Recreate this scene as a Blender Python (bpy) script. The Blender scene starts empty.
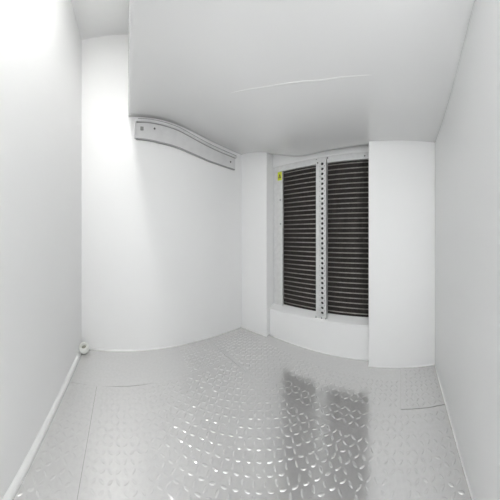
import bpy, bmesh, math, random
from mathutils import Vector, Matrix

random.seed(4)
S = 1.1                      # metres per unit of eye height; every length below is in eye heights
C = bpy.context.scene.collection
SC = bpy.context.scene

# ------------------------------------------------------------------ camera (stitched wide panorama: cylindrical lens)
cam = bpy.data.cameras.new('camera')
cam.type = 'PANO'
cam.panorama_type = 'CENTRAL_CYLINDRICAL'
F = 180.0                    # pixels per radian
cam.central_cylindrical_range_u_min = -250 / F
cam.central_cylindrical_range_u_max = 250 / F
cam.central_cylindrical_range_v_min = -265 / F
cam.central_cylindrical_range_v_max = 235 / F
cam.central_cylindrical_radius = 1.0
cam.clip_start = 0.01
camo = bpy.data.objects.new('camera', cam)
camo.location = (0, 0, 1.0 * S)
camo.rotation_euler = (math.radians(90), 0, math.radians(-42))
C.objects.link(camo)
SC.camera = camo

# ------------------------------------------------------------------ world: pale daylight, filling in through doorways added behind the camera
w = bpy.data.worlds.new('daylight')
SC.world = w
w.use_nodes = True
bg = w.node_tree.nodes['Background']
bg.inputs[0].default_value = (0.97, 0.985, 1.0, 1)
bg.inputs[1].default_value = 2.1
LAMP = 55.0

SC.view_settings.view_transform = 'Standard'
SC.view_settings.look = 'None'
SC.view_settings.gamma = 1
SC.view_settings.use_curve_mapping = False
SC.view_settings.exposure = 0.50

# ------------------------------------------------------------------ materials
def mat(name, col, rough=0.4, metal=0.0, spec=0.5, emit=None, estr=0):
    m = bpy.data.materials.new(name)
    m.use_nodes = True
    b = m.node_tree.nodes['Principled BSDF']
    b.inputs['Base Color'].default_value = (*col, 1)
    b.inputs['Roughness'].default_value = rough
    b.inputs['Metallic'].default_value = metal
    b.inputs['Specular IOR Level'].default_value = spec
    if emit:
        b.inputs['Emission Color'].default_value = (*emit, 1)
        b.inputs['Emission Strength'].default_value = estr
    return m

def vary(m, scale, lo, hi, rlo=None, rhi=None, bump=0.0, bscale=None, stretch=(1, 1, 1), detail=4):
    nt = m.node_tree
    b = nt.nodes['Principled BSDF']
    tc = nt.nodes.new('ShaderNodeTexCoord')
    mp = nt.nodes.new('ShaderNodeMapping')
    mp.inputs['Scale'].default_value = stretch
    nt.links.new(tc.outputs['Object'], mp.inputs['Vector'])
    n = nt.nodes.new('ShaderNodeTexNoise')
    n.inputs['Scale'].default_value = scale
    n.inputs['Detail'].default_value = detail
    nt.links.new(mp.outputs[0], n.inputs['Vector'])
    r = nt.nodes.new('ShaderNodeMapRange')
    r.inputs[1].default_value, r.inputs[2].default_value = 0.3, 0.7
    nt.links.new(n.outputs[0], r.inputs[0])
    mx = nt.nodes.new('ShaderNodeMix')
    mx.data_type = 'RGBA'
    mx.inputs[6].default_value = (*lo, 1)
    mx.inputs[7].default_value = (*hi, 1)
    nt.links.new(r.outputs[0], mx.inputs[0])
    nt.links.new(mx.outputs[2], b.inputs['Base Color'])
    if rlo is not None:
        rr = nt.nodes.new('ShaderNodeMapRange')
        rr.inputs[1].default_value, rr.inputs[2].default_value = 0.3, 0.7
        rr.inputs[3].default_value, rr.inputs[4].default_value = rlo, rhi
        nt.links.new(n.outputs[0], rr.inputs[0])
        nt.links.new(rr.outputs[0], b.inputs['Roughness'])
    if bump:
        n2 = nt.nodes.new('ShaderNodeTexNoise')
        n2.inputs['Scale'].default_value = bscale or scale
        n2.inputs['Detail'].default_value = 2
        nt.links.new(mp.outputs[0], n2.inputs['Vector'])
        bp = nt.nodes.new('ShaderNodeBump')
        bp.inputs['Strength'].default_value = bump
        bp.inputs['Distance'].default_value = 0.01
        nt.links.new(n2.outputs[0], bp.inputs['Height'])
        nt.links.new(bp.outputs[0], b.inputs['Normal'])
    return m

M_WALL = vary(mat('white_fibreglass_panel', (.8, .8, .8), .35), 2.5, (.878, .880, .876), (.888, .890, .886), .34, .40, .03, 9)
M_CEIL = vary(mat('glossy_white_ceiling_sheet', (.8, .8, .8), .22, 0, .9), 2.0, (.775, .776, .772), (.780, .781, .777), .13, .14, .012, 5, detail=1)
M_FLOOR = vary(mat("worn_aluminium_tread", (.7, .7, .7), .3, .5, .8), 55, (.72, .716, .708), (.765, .761, .753), .13, .18)
M_SUB = mat('dark_gap', (.12, .12, .115), .8)
M_BEAD = mat('white_sealant', (.84, .845, .835), .4)
M_RAIL = vary(mat('brushed_grey_metal', (.6, .6, .61), .35, .15), 14, (.70, .70, .70), (.76, .76, .76), .3, .45)
M_STRIP = mat('dark_grey_strip', (.36, .36, .355), .6)
M_STEEL = vary(mat('zinc_steel', (.7, .7, .7), .35, .3), 25, (.70, .705, .70), (.78, .785, .78), .3, .45)
M_FIN = vary(mat('dark_fins', (.02, .018, .017), .7, 0, .15), 300, (.018, .0155, .0145), (.042, .037, .034), stretch=(1, 1, .02))
M_TUBE = vary(mat('coil_tube', (.30, .29, .27), .4, .3), 30, (.27, .255, .24), (.42, .40, .375))
M_DARK = mat('dark_hole', (.02, .02, .02), .7)
M_SCREW = mat('screw_steel', (.12, .12, .12), .4, .5)
M_YEL = mat('yellow_sticker', (.72, .78, .03), .45)
M_BLK = mat('black_print', (.02, .02, .02), .5)
M_PVC = mat('white_pvc', (.80, .805, .77), .35)
M_BORE = mat('olive_bore', (.34, .34, .28), .6)
M_LAMPBODY = mat('lamp_body', (.8, .8, .8), .4)
M_LED = mat('led_diffuser', (.9, .9, .9), .4, emit=(1, .995, .98), estr=LAMP)

# ------------------------------------------------------------------ helpers
def P(x, y, z=0.0):
    return Vector((x * S, y * S, z * S))

def link(name, bm, m, parent=None, smooth=False, bevel=0.0):
    bmesh.ops.recalc_face_normals(bm, faces=bm.faces)
    me = bpy.data.meshes.new(name)
    bm.to_mesh(me)
    bm.free()
    me.materials.append(m)
    if smooth:
        for p in me.polygons:
            p.use_smooth = True
    o = bpy.data.objects.new(name, me)
    C.objects.link(o)
    if parent:
        o.parent = parent
    if bevel:
        b = o.modifiers.new('bevel', 'BEVEL')
        b.width = bevel * S
        b.segments = 2
        b.limit_method = 'ANGLE'
    return o

def struct(o):
    o['kind'] = 'structure'
    return o

def prism(bm, pts, z0, z1):
    """vertical prism over a plan polygon"""
    a = [bm.verts.new(P(x, y, z0)) for x, y in pts]
    b = [bm.verts.new(P(x, y, z1)) for x, y in pts]
    n = len(pts)
    bm.faces.new(a[::-1])
    bm.faces.new(b)
    for i in range(n):
        bm.faces.new((a[i], a[(i + 1) % n], b[(i + 1) % n], b[i]))

def box(bm, x0, x1, y0, y1, z0, z1):
    prism(bm, [(x0, y0), (x1, y0), (x1, y1), (x0, y1)], z0, z1)

def disc(bm, c, axis, r, h, n=14, r2=None):
    """short cylinder with base centre c (eye heights) along axis"""
    axis = Vector(axis).normalized()
    q = axis.to_track_quat('Z', 'Y')
    r2 = r if r2 is None else r2
    lo, hi = [], []
    for i in range(n):
        a = 2 * math.pi * i / n
        lo.append(bm.verts.new((Vector(c) + q @ Vector((r * math.cos(a), r * math.sin(a), 0))) * S))
        hi.append(bm.verts.new((Vector(c) + q @ Vector((r2 * math.cos(a), r2 * math.sin(a), h))) * S))
    bm.faces.new(lo[::-1])
    bm.faces.new(hi)
    for i in range(n):
        bm.faces.new((lo[i], lo[(i + 1) % n], hi[(i + 1) % n], hi[i]))

def lerp_table(t, x):
    if x <= t[0][0]:
        return t[0][1]
    for i in range(len(t) - 1):
        if x <= t[i + 1][0]:
            # monotone smooth (Catmull-Rom)
            p1, p2 = t[i], t[i + 1]
            p0 = t[i - 1] if i > 0 else p1
            p3 = t[i + 2] if i + 2 < len(t) else p2
            h = p2[0] - p1[0]
            s = (x - p1[0]) / h
            m1 = (p2[1] - p0[1]) / (p2[0] - p0[0]) * h
            m2 = (p3[1] - p1[1]) / (p3[0] - p1[0]) * h
            return ((2*s**3 - 3*s*s + 1) * p1[1] + (s**3 - 2*s*s + s) * m1 + (-2*s**3 + 3*s*s) * p2[1] + (s**3 - s*s) * m2)
    return t[-1][1]

# ------------------------------------------------------------------ plan (eye heights, camera at 0,0)
TOP = 2.73
LB, LF = (-0.322, 1.566), (-0.452, -0.27)      # left wall, back and near end
BR = (1.238, 1.515)                            # back right corner
PIL = (1.304, 1.203)                           # pillar's free edge
PAN0, PAN1 = (1.353, 0.245), (1.364, -0.264)   # cover panel

# walls: each a solid slab of its own
FILL_DOOR0, FILL_DOOR = .02, .35                        # x range of a doorway added to the near wall for fill light
LD = (-.4238, .21)                              # doorway added to the left wall for fill light, from here to near corner
bm = bmesh.new(); prism(bm, [LB, LD, (LD[0] - .06, LD[1]), (LB[0] - .06, LB[1] + .05)], 0, TOP)
prism(bm, [LD, LF, (LF[0] - .06, LF[1] - .06), (LD[0] - .06, LD[1])], 2.0, TOP)
struct(link('wall_left', bm, M_WALL))
bm = bmesh.new(); prism(bm, [LB, (LB[0] - .06, LB[1] + .06), (1.62, 1.56), (1.62, 1.497), BR], 0, TOP)
struct(link('wall_back', bm, M_WALL))
# coil wall: pillar, apron under the coil, cover panel, back of the niche
bm = bmesh.new()
prism(bm, [BR, PIL, (1.60, 1.215), (1.60, 1.502)], 0, TOP)
prism(bm, [PAN0, PAN1, (PAN1[0] + .075, PAN1[1]), (PAN0[0] + .062, PAN0[1] + .004)], 0, TOP)
prism(bm, [(1.56, 1.205), (1.60, 1.205), (1.60, -.2), (1.56, -.2)], 0, TOP)
prism(bm, [(1.43, .10), (1.56, .10), (1.56, .04), (1.43, .04)], 0, TOP)
prism(bm, [(1.400, 1.204), (1.47, .25), (1.48, .10), (1.56, .10), (1.56, 1.204)], .268 + 1.4205, TOP)
struct(link('wall_right', bm, M_WALL, bevel=.004))
bm = bmesh.new()
prism(bm, [(1.346, 1.203), (1.418, .25), (1.424, .11), (1.56, .11), (1.56, 1.203)], 0, .268)
struct(link('wall_apron', bm, M_WALL, bevel=.008))
bm = bmesh.new()
prism(bm, [(PAN1[0] + .07, PAN1[1]), (FILL_DOOR, -.27), (FILL_DOOR, -.33), (PAN1[0] + .07, -.33)], 0, TOP)
prism(bm, [(FILL_DOOR, -.27), (FILL_DOOR0, -.27), (FILL_DOOR0, -.33), (FILL_DOOR, -.33)], 1.9, TOP)
prism(bm, [(FILL_DOOR0, -.27), (LF[0] - .06, -.27), (LF[0] - .06, -.33), (FILL_DOOR0, -.33)], 0, TOP)
struct(link('wall_front', bm, M_WALL))
# high ceiling over the left strip
bm = bmesh.new(); box(bm, -.52, 1.62, -.33, 1.62, TOP, TOP + .05)
struct(link('ceiling', bm, M_WALL))

# lowered ceiling: a double-curved sheet that drops from left to right
PB = [(-.1, 1.026), (.147, 1.022), (.37, 1.018), (.557, .990), (.762, .938), (.93, .904), (1.18, .875), (1.6, .85)]
PF = [(-.1, 1.045), (.147, 1.035), (.35, .985), (.6, .88), (.85, .785), (1.05, .735), (1.3, .715), (1.6, .712)]
def soffit_z(x, y):
    t = min(1, max(0, (y - .75) / .75)); t = t * t * (3 - 2 * t)
    return 1 + lerp_table(PF, x) * (1 - t) + lerp_table(PB, x) * t
def edge_x(y):
    return .016 + .047 * y
bm = bmesh.new()
NX, NY = 56, 44
grid = []
for j in range(NY + 1):
    y = -.285 + (1.535 + .285) * j / NY
    row = []
    for i in range(NX + 1):
        x0 = edge_x(y)
        x1 = 1.35 if y < .9 else 1.35 - (y - .9) / .63 * .11
        x = x0 + (x1 + .05 - x0) * i / NX
        row.append(bm.verts.new(P(x, y + (.02 if j == NY else 0), soffit_z(x, y))))
    grid.append(row)
for j in range(NY):
    for i in range(NX):
        bm.faces.new((grid[j][i], grid[j][i + 1], grid[j + 1][i + 1], grid[j + 1][i]))
ring = ([grid[0][i] for i in range(NX)] + [grid[j][NX] for j in range(NY)]
        + [grid[NY][i] for i in range(NX, 0, -1)] + [grid[j][0] for j in range(NY, 0, -1)])
topr = [bm.verts.new((v.co.x, v.co.y, TOP * S)) for v in ring]
for i in range(len(ring)):
    k = (i + 1) % len(ring)
    bm.faces.new((ring[i], ring[k], topr[k], topr[i]))
bm.faces.new(topr)
sof = struct(link('ceiling', bm, M_CEIL))
for p in sof.data.polygons:
    p.use_smooth = len(p.vertices) == 4 and abs(p.normal.z) > .5

# pale sealant seam wandering across the lowered ceiling
def tube(bm, pts, r, n=8):
    rings = []
    for i, p in enumerate(pts):
        d = (pts[min(i + 1, len(pts) - 1)] - pts[max(i - 1, 0)]).normalized()
        q = d.to_track_quat('Z', 'Y')
        rr = r[i] if isinstance(r, list) else r
        rings.append([bm.verts.new((p + q @ Vector((rr * math.cos(2*math.pi*k/n), rr * math.sin(2*math.pi*k/n), 0))) * S) for k in range(n)])
    for a, b in zip(rings, rings[1:]):
        for k in range(n):
            bm.faces.new((a[k], a[(k + 1) % n], b[(k + 1) % n], b[k]))
    bm.faces.new(rings[0][::-1]); bm.faces.new(rings[-1])
def bez(t, tab):
    return lerp_table(tab, t)
def on_soffit(px, py):
    th = math.radians(42) + (px - 250) / F
    r = .8
    for _ in range(40):
        x, y = r * math.sin(th), r * math.cos(th)
        r = .5 * r + .5 * (soffit_z(x, y) - 1) * F / (235 - py)
    return Vector((r * math.sin(th), r * math.cos(th), 0))
seam_tab = [(205, 100), (240, 91), (275, 85.5), (300, 82), (320, 80.5), (345, 77), (380, 74.5), (400, 73)]
pts = []
for k in range(41):
    px = 205 + 195 * k / 40
    v = on_soffit(px, lerp_table(seam_tab, px))
    v.z = soffit_z(v.x, v.y) + .0035
    pts.append(v)
bm = bmesh.new()
tube(bm, pts, [.0055 * math.sin(math.pi * min(1, max(.04, k / 40 * .96 + .02))) ** .6 for k in range(41)], 8)
struct(link('trim_1', bm, M_BEAD, smooth=True))

# floor: tread plates with gaps, lugs pressed into each plate's own mesh
def lug(bm, cx, cy, ang, L, W, H):
    ca, sa = math.cos(ang), math.sin(ang)
    out, mid = [], []
    n = 10
    for k in range(n):
        a = 2 * math.pi * k / n
        u, v = math.cos(a), math.sin(a)
        uu = L * math.copysign(abs(u) ** .8, u); vv = W * math.copysign(abs(v) ** 1.4, v)
        out.append(bm.verts.new(P(cx + uu*ca - vv*sa, cy + uu*sa + vv*ca, 0)))
        mid.append(bm.verts.new(P(cx + .6*(uu*ca - vv*sa), cy + .6*(uu*sa + vv*ca), H * .85)))
    c = bm.verts.new(P(cx, cy, H))
    for k in range(n):
        j = (k + 1) % n
        bm.faces.new((out[k], out[j], mid[j], mid[k]))
        bm.faces.new((mid[k], mid[j], c))
bm = bmesh.new(); box(bm, -.52, 1.62, -1.2, 1.6, -.06, -.003)
struct(link('floor', bm, M_SUB))
g = .0021; h = .0003
plates = [[(-.52, -.4), (-.18 - .0012, -.4), (-.14 - .0012, 1.188 - g), (-.52, 1.175 - g)],
          [(-.18 + .0006, -.4), (.925, -.4), (.874 - h, .80), (.845 - g, 1.203 - h), (.30, 1.1925 - h), (.12, 1.1893 - g), (-.14 + .0006, 1.188 - g)],
          [(-.52, 1.175 + .004), (.12, 1.1893 + .002), (.30, 1.1925 + h), (.845 - g, 1.203 + h), (.835 - g, 1.58), (-.52, 1.58)],
          [(.874 + h, .80), (1.45, .80), (1.45, 1.53), (.835 + g, 1.53), (.845 + g, 1.203)],
          [(.925, -.4), (1.03 - g, -.4), (1.033 - g, 0), (1.033 - g, .80 - h), (.874, .80 - h)],
          [(1.03 + g, -.4), (1.45, -.4), (1.45, -h), (1.033 + g, -h)],
          [(1.033 - g, h), (1.45, h), (1.45, .80 - h), (1.033 - g, .80 - h)]]
def inside(p, poly, m):
    for i in range(len(poly)):
        a, b = Vector(poly[i]), Vector(poly[(i + 1) % len(poly)])
        e = (b - a).normalized(); n = Vector((-e.y, e.x))
        if (Vector(p) - a).dot(n) < m:
            return False
    return True
pitch = .033
for k, poly in enumerate(plates):
    bm = bmesh.new(); prism(bm, poly, -.003, 0)
    for i in range(-20, 56):
        for j in range(-14, 58):
            x = i * pitch + random.uniform(-.001, .001); y = j * pitch + random.uniform(-.001, .001)
            if not inside((x, y), poly, .014) or y < -.27:
                continue
            if k == 2 and x < .50:      # worn flat strip by the back wall
                continue
            if k in (3, 6) and x > 1.235 and y < 1.25:     # plain strip at the foot of the coil apron
                continue
            worn = 1.0 if x > .35 else max(.5, 1 - (.35 - x) * 2.2)
            a = math.radians(45 if (i + j) % 2 else -45) + random.gauss(0, .14)
            if random.random() < .05:
                continue
            if y > 1.0 and x > .4:
                worn = 1.7
            lug(bm, x, y, a, .0145, .0062, .0019 * worn * random.uniform(.85, 1.1))
    o = struct(link('floor', bm, M_FLOOR))

# skirting beads
def bead(name, a, b, r, z=0.0, taper=1.0):
    bm = bmesh.new()
    A, B = Vector((*a, z)), Vector((*b, z))
    n = 12
    pts = [A.lerp(B, i / n) for i in range(n + 1)]
    tube(bm, pts, [r * (1 + (taper - 1) * i / n) for i in range(n + 1)], 10)
    return struct(link(name, bm, M_BEAD, smooth=True))
bead('baseboard_left', (LB[0] - .002, 1.50), (LD[0] + .002, LD[1]), .020, .004)
bead('baseboard_back', (-.27, 1.563), (.62, 1.536), .011, .001, .6)
bead('baseboard_front', (PAN1[0] - .01, PAN1[1]), (FILL_DOOR, -.268), .006, .001)
bead('baseboard_right', (PAN0[0], PAN0[1]), PAN1, .005, .001)
bead('baseboard_corner', BR, PIL, .005, .001)
bead('baseboard_apron', (1.346, 1.20), (1.418, .25), .006, .001)

# ------------------------------------------------------------------ evaporator coil in its niche
def thing(name, label, cat, loc, rz=0):
    o = bpy.data.objects.new(name, None)
    C.objects.link(o)
    o.location = P(*loc)
    o.rotation_euler = (0, 0, rz)
    o.empty_display_size = .1
    o['label'] = label
    o['category'] = cat
    return o
A, B = Vector((1.402, 1.203)), Vector((1.470, .25))
D = (B - A).normalized()
def u_of(px):
    th = math.radians(42) + (px - 250) / F
    e = Vector((math.sin(th), math.cos(th)))
    # A + u D = t e
    det = D.x * (-e.y) + e.x * D.y
    return (-A.x * (-e.y) + (-e.x) * A.y) / det if abs(det) > 1e-9 else 0
coil = thing('evaporator_coil', 'dark finned cooling coil with pale steel frame set in the right wall niche', 'cooling coil', (A.x, A.y, .268), math.atan2(D.y, D.x))
# local: x along the niche, y into the wall, z up from the apron's top
u0, u1, u2, u3 = u_of(282.6), u_of(317.0), u_of(327.0), u_of(370.5) + .012
Z0, Z1, ZT = .040, 1.363, 1.42
UE = u3 + .10
for a, b in ((u0, (u1 + u2) / 2 - .004), ((u1 + u2) / 2 + .004, u3)):
    bm = bmesh.new(); box(bm, a, b, .022, .12, Z0, Z1)
    fb = link('fin_block', bm, M_FIN, coil)
    bm = bmesh.new()
    n = 31
    for k in range(n):
        z = Z0 + (Z1 - Z0) * (k + .6) / n
        tube(bm, [Vector((a, .020, z)), Vector((b, .020, z))], (.0046), 8)
    link('coil_tubes', bm, M_TUBE, fb, smooth=True)
bm = bmesh.new()
prism(bm, [(0.001, .004), (u0, .004), (u0, .016), (.012, .016), (.012, .10), (0.001, .10)], 0, ZT)
prism(bm, [(u0 - .010, .0), (u0, .0), (u0, .03), (u0 - .010, .03)], Z0 - .01, Z1 + .01)
link('side_rail', bm, M_STEEL, coil)
bm = bmesh.new()
box(bm, u3, UE, .004, .10, 0, ZT)
link('side_rail', bm, M_STEEL, coil)
bm = bmesh.new()
box(bm, .012, u3, -.002, .016, Z1, ZT); box(bm, .012, u3, .016, .12, Z1 + .01, ZT)
link('top_rail', bm, M_STEEL, coil)
bm = bmesh.new()
# sloping drip lip from the coil's foot to the apron's front edge
for s in (0,):
    x0, x1 = .002, u3 + .05
    sec = [(-.050, 0.0), (-.050, .006), (.018, Z0), (.12, Z0), (.12, 0.0)]
    a = [bm.verts.new(P(x0, y, z)) for y, z in sec]
    b = [bm.verts.new(P(x1, y, z)) for y, z in sec]
    bm.faces.new(a); bm.faces.new(b[::-1])
    for i in range(5):
        j = (i + 1) % 5
        bm.faces.new((a[i], b[i], b[j], a[j]))
link('drip_lip', bm, M_WALL, coil)
# pierced centre post
post_w = u2 - u1
bm = bmesh.new()
xa, xh0, xh1, xb = u1, u1 + post_w * .34, u2 - post_w * .12, u2
pz0, pz1 = Z0 - .028, Z1 + .030
yf, yb = -.024, .0
nh = 31
hc = (xh0 + xh1) / 2; hr = .0135
def quad(*p):
    bm.faces.new([bm.verts.new(P(*q)) for q in p])
for k in range(nh):
    za = pz0 + .02 + (pz1 - pz0 - .04) * k / nh
    zb = pz0 + .02 + (pz1 - pz0 - .04) * (k + 1) / nh
    zc = (za + zb) / 2
    n = 16
    sq, ci, bk = [], [], []
    for i in range(n):
        t = 2 * math.pi * i / n + math.pi / n
        c, s_ = math.cos(t), math.sin(t)
        m = max(abs(c), abs(s_))
        sq.append(bm.verts.new(P(hc + c / m * (xh1 - xh0) / 2, yf, zc + s_ / m * (zb - za) / 2)))
        ci.append(bm.verts.new(P(hc + c * hr, yf, zc + s_ * hr * .95)))
        bk.append(bm.verts.new(P(hc + c * hr, yf + .012, zc + s_ * hr * .95)))
    for i in range(n):
        j = (i + 1) % n
        bm.faces.new((sq[i], sq[j], ci[j], ci[i])); bm.faces.new((ci[i], ci[j], bk[j], bk[i]))
box(bm, xa, xh0, yf, .03, pz0, pz1)
box(bm, xh1, xb, yf - .006, .03, pz0, pz1)
box(bm, xh0, xh1, yf, .03, pz0, pz0 + .02); box(bm, xh0, xh1, yf, .03, pz1 - .02, pz1)
po = link('mounting_post', bm, M_STEEL, coil)
bm = bmesh.new(); box(bm, xh0, xh1, -.011, .02, pz0 + .02, pz1 - .02)
link('post_core', bm, M_DARK, po)
bm = bmesh.new(); box(bm, xa - .004, xb + .010, yf - .012, .0, pz0 - .004, pz0 + .014)
link('post_foot', bm, M_STEEL, po)
def screw(x, y, z, r=.007, par=coil):
    b_ = bmesh.new(); disc(b_, (x, y + .001, z), (0, -1, 0), r, .005, 10, r * .7)
    link('screw', b_, M_SCREW, par)
screw(u_of(277.5), .004, ZT - .030); screw(u_of(281.8), .004, ZT - .028)
screw(u_of(280), .004, Z1 - .28); screw(u_of(280.4), .004, Z1 - .52)
screw(u1 - .004, -.002, ZT - .018); screw(u2 + .006, -.002, ZT - .016)
screw(u3 - .06, -.002, ZT - .03)
screw(xa + .006, yf - .012, pz0 + .004, .006, po); screw(xb + .002, yf - .012, pz0 + .004, .006, po)
screw((xa + xh0) / 2, yf, pz1 - .028, .007, po); screw((xh0 + xh1) / 2, yf - .012, pz0 + .004, .006, po)
# yellow warning sticker at the frame's upper corner
bm = bmesh.new(); box(bm, u_of(277.6), u_of(281.8), .001, .0038, Z1 - .084, Z1 + .008)
st = link('warning_sticker', bm, M_YEL, coil)
st['label'] = 'yellow warning sticker with black triangle'
xc = (u_of(277.6) + u_of(281.8)) / 2; zc = Z1 - .040; tw = .018
bm = bmesh.new()
out = [(xc - tw, zc - .022), (xc + tw, zc - .022), (xc, zc + .022)]
inn = [(xc + (x - xc) * .55, zc - .006 + (z - zc + .006) * .55) for x, z in out]
for i in range(3):
    j = (i + 1) % 3
    f = [(out[i], .0), (out[j], .0), (inn[j], .0), (inn[i], .0)]
    fr = [bm.verts.new(P(p[0], .0003, p[1])) for p, _ in f]
    bk = [bm.verts.new(P(p[0], .0012, p[1])) for p, _ in f]
    bm.faces.new(fr); bm.faces.new(bk[::-1])
    for q in range(4):
        r_ = (q + 1) % 4
        bm.faces.new((fr[q], bk[q], bk[r_], fr[r_]))
box(bm, xc - .003, xc + .003, .0003, .0012, zc - .012, zc + .006)
link('triangle_print', bm, M_BLK, st)

# ------------------------------------------------------------------ S-curved guard rail on the back wall, under the lowered ceiling
TOPR = [(.150, .988), (.26, .992), (.37, .984), (.465, .970), (.557, .950), (.65, .920), (.75, .890), (.84, .868), (.95, .848), (1.05, .836), (1.18, .824)]
BOTR = [(.150, .828), (.26, .822), (.37, .808), (.465, .796), (.557, .778), (.65, .754), (.75, .731), (.84, .712), (.95, .700), (1.05, .690), (1.18, .682)]
def back_y(x):
    return LB[1] + (BR[1] - LB[1]) * (x - LB[0]) / (BR[0] - LB[0])
rail = thing('guard_rail', 'S-curved grey metal guard rail fixed to the back wall below the lowered ceiling', 'guard rail', (.66, back_y(.66), 1.70))
LOC = Vector((.66, back_y(.66), 1.70))
def strip(fz0, fz1, d0, d1, x0, x1, n=40):
    """curved bar along the back wall, between heights fz0, fz1 and distances d0..d1 from the wall"""
    bm = bmesh.new()
    prev = None
    for i in range(n + 1):
        x = x0 + (x1 - x0) * i / n
        y = back_y(x)
        ring = [bm.verts.new((Vector((x, y - d, 1 + z)) - LOC) * S) for d, z in ((d0, fz0(x)), (d1, fz0(x)), (d1, fz1(x)), (d0, fz1(x)))]
        if prev:
            for k in range(4):
                j = (k + 1) % 4
                bm.faces.new((prev[k], prev[j], ring[j], ring[k]))
        else:
            bm.faces.new(ring)
        prev = ring
    bm.faces.new(prev[::-1])
    return bm
tz = lambda x: lerp_table(TOPR, x)
bz = lambda x: lerp_table(BOTR, x)
X0, X1 = .150, 1.145
link('rail_face', strip(lambda x: bz(x) + .006, lambda x: tz(x) - .026, .001, .016, X0, X1), M_RAIL, rail, bevel=.003)
link('top_flange', strip(lambda x: tz(x) - .020, lambda x: tz(x) - .004, .001, .034, X0 + .004, X1 + .012), M_RAIL, rail, bevel=.003)
link('dark_strip', strip(lambda x: tz(x) - .004, lambda x: tz(x) + .010, .001, .022, X0 + .02, X1 + .012), M_STRIP, rail, bevel=.003)  # dark grey strips drawn along the rail's edge lines
link('dark_strip', strip(lambda x: bz(x) - .006, lambda x: bz(x) + .006, .001, .018, X0 + .006, X1 - .005), M_STRIP, rail, bevel=.002)
link('dark_strip', strip(lambda x: tz(x) - .0255, lambda x: tz(x) - .0195, .001, .020, X0 + .01, X1), M_STRIP, rail)
link('end_cap', strip(lambda x: bz(x), lambda x: tz(x) - .02, .001, .024, X0 - .008, X0 + .004, 2), M_RAIL, rail, bevel=.002)
for bx, t in ((.315, .62), (1.085, .45)):
    b_ = bmesh.new()
    p = Vector((bx, back_y(bx) - .016, 1 + bz(bx) + (tz(bx) - bz(bx)) * t)) - LOC
    disc(b_, p, (0, -1, 0), .009, .006, 10, .006)
    link('bolt', b_, M_SCREW, rail)
b_ = bmesh.new()
p = Vector((.205, back_y(.205) - .015, 1.915)) - LOC
box(b_, p.x - .014, p.x + .014, p.y - .0025, p.y + .002, p.z - .016, p.z + .016)
link('slot_plate', b_, mat('slot_grey', (.30, .30, .29), .5), rail)

# ------------------------------------------------------------------ round white fitting in the corner
fit = thing('pipe_fitting', 'round white plastic pipe fitting on the floor in the left back corner', 'pipe fitting', (-.286, 1.514, .0))
bm = bmesh.new()
prof = [(.030, .000), (.042, .010), (.046, .026), (.043, .044), (.034, .054), (.024, .054), (.021, .048), (.021, .026)]
n = 24
tilt = Matrix.Rotation(math.radians(24), 3, Vector((1, -.17, 0)).normalized())
rings = []
for r, z in prof:
    rings.append([bm.verts.new((tilt @ Vector((r * math.cos(2*math.pi*k/n), r * math.sin(2*math.pi*k/n), z - .0)) + Vector((0, 0, .016))) * S) for k in range(n)])
for a, b in zip(rings, rings[1:]):
    for k in range(n):
        bm.faces.new((a[k], a[(k+1) % n], b[(k+1) % n], b[k]))
bm.faces.new(rings[0][::-1]); bm.faces.new(rings[-1])
link('collar', bm, M_PVC, fit, smooth=True)
bm = bmesh.new()
disc(bm, tilt @ Vector((0, 0, .0255)) + Vector((0, 0, .016)), tilt @ Vector((0, 0, 1)), .0205, .004, 20)
link('bore', bm, M_BORE, fit)

# ------------------------------------------------------------------ strip lamp on the high ceiling
lamp = thing('ceiling_lamp', 'white strip lamp on the high ceiling above the left strip', 'lamp', (-.09, .24, TOP))
bm = bmesh.new(); box(bm, -.075, .075, -.24, .24, -.022, -.0005)
box(bm, -.075, -.063, -.24, .24, -.056, -.022); box(bm, .063, .075, -.24, .24, -.056, -.022)
box(bm, -.063, .063, -.24, -.228, -.056, -.022); box(bm, -.063, .063, .228, .24, -.056, -.022)
link('lamp_body', bm, M_LAMPBODY, lamp, bevel=.004)
bm = bmesh.new(); box(bm, -.06, .06, -.22, .22, -.060, -.050)
link('diffuser', bm, M_LED, lamp, bevel=.006)
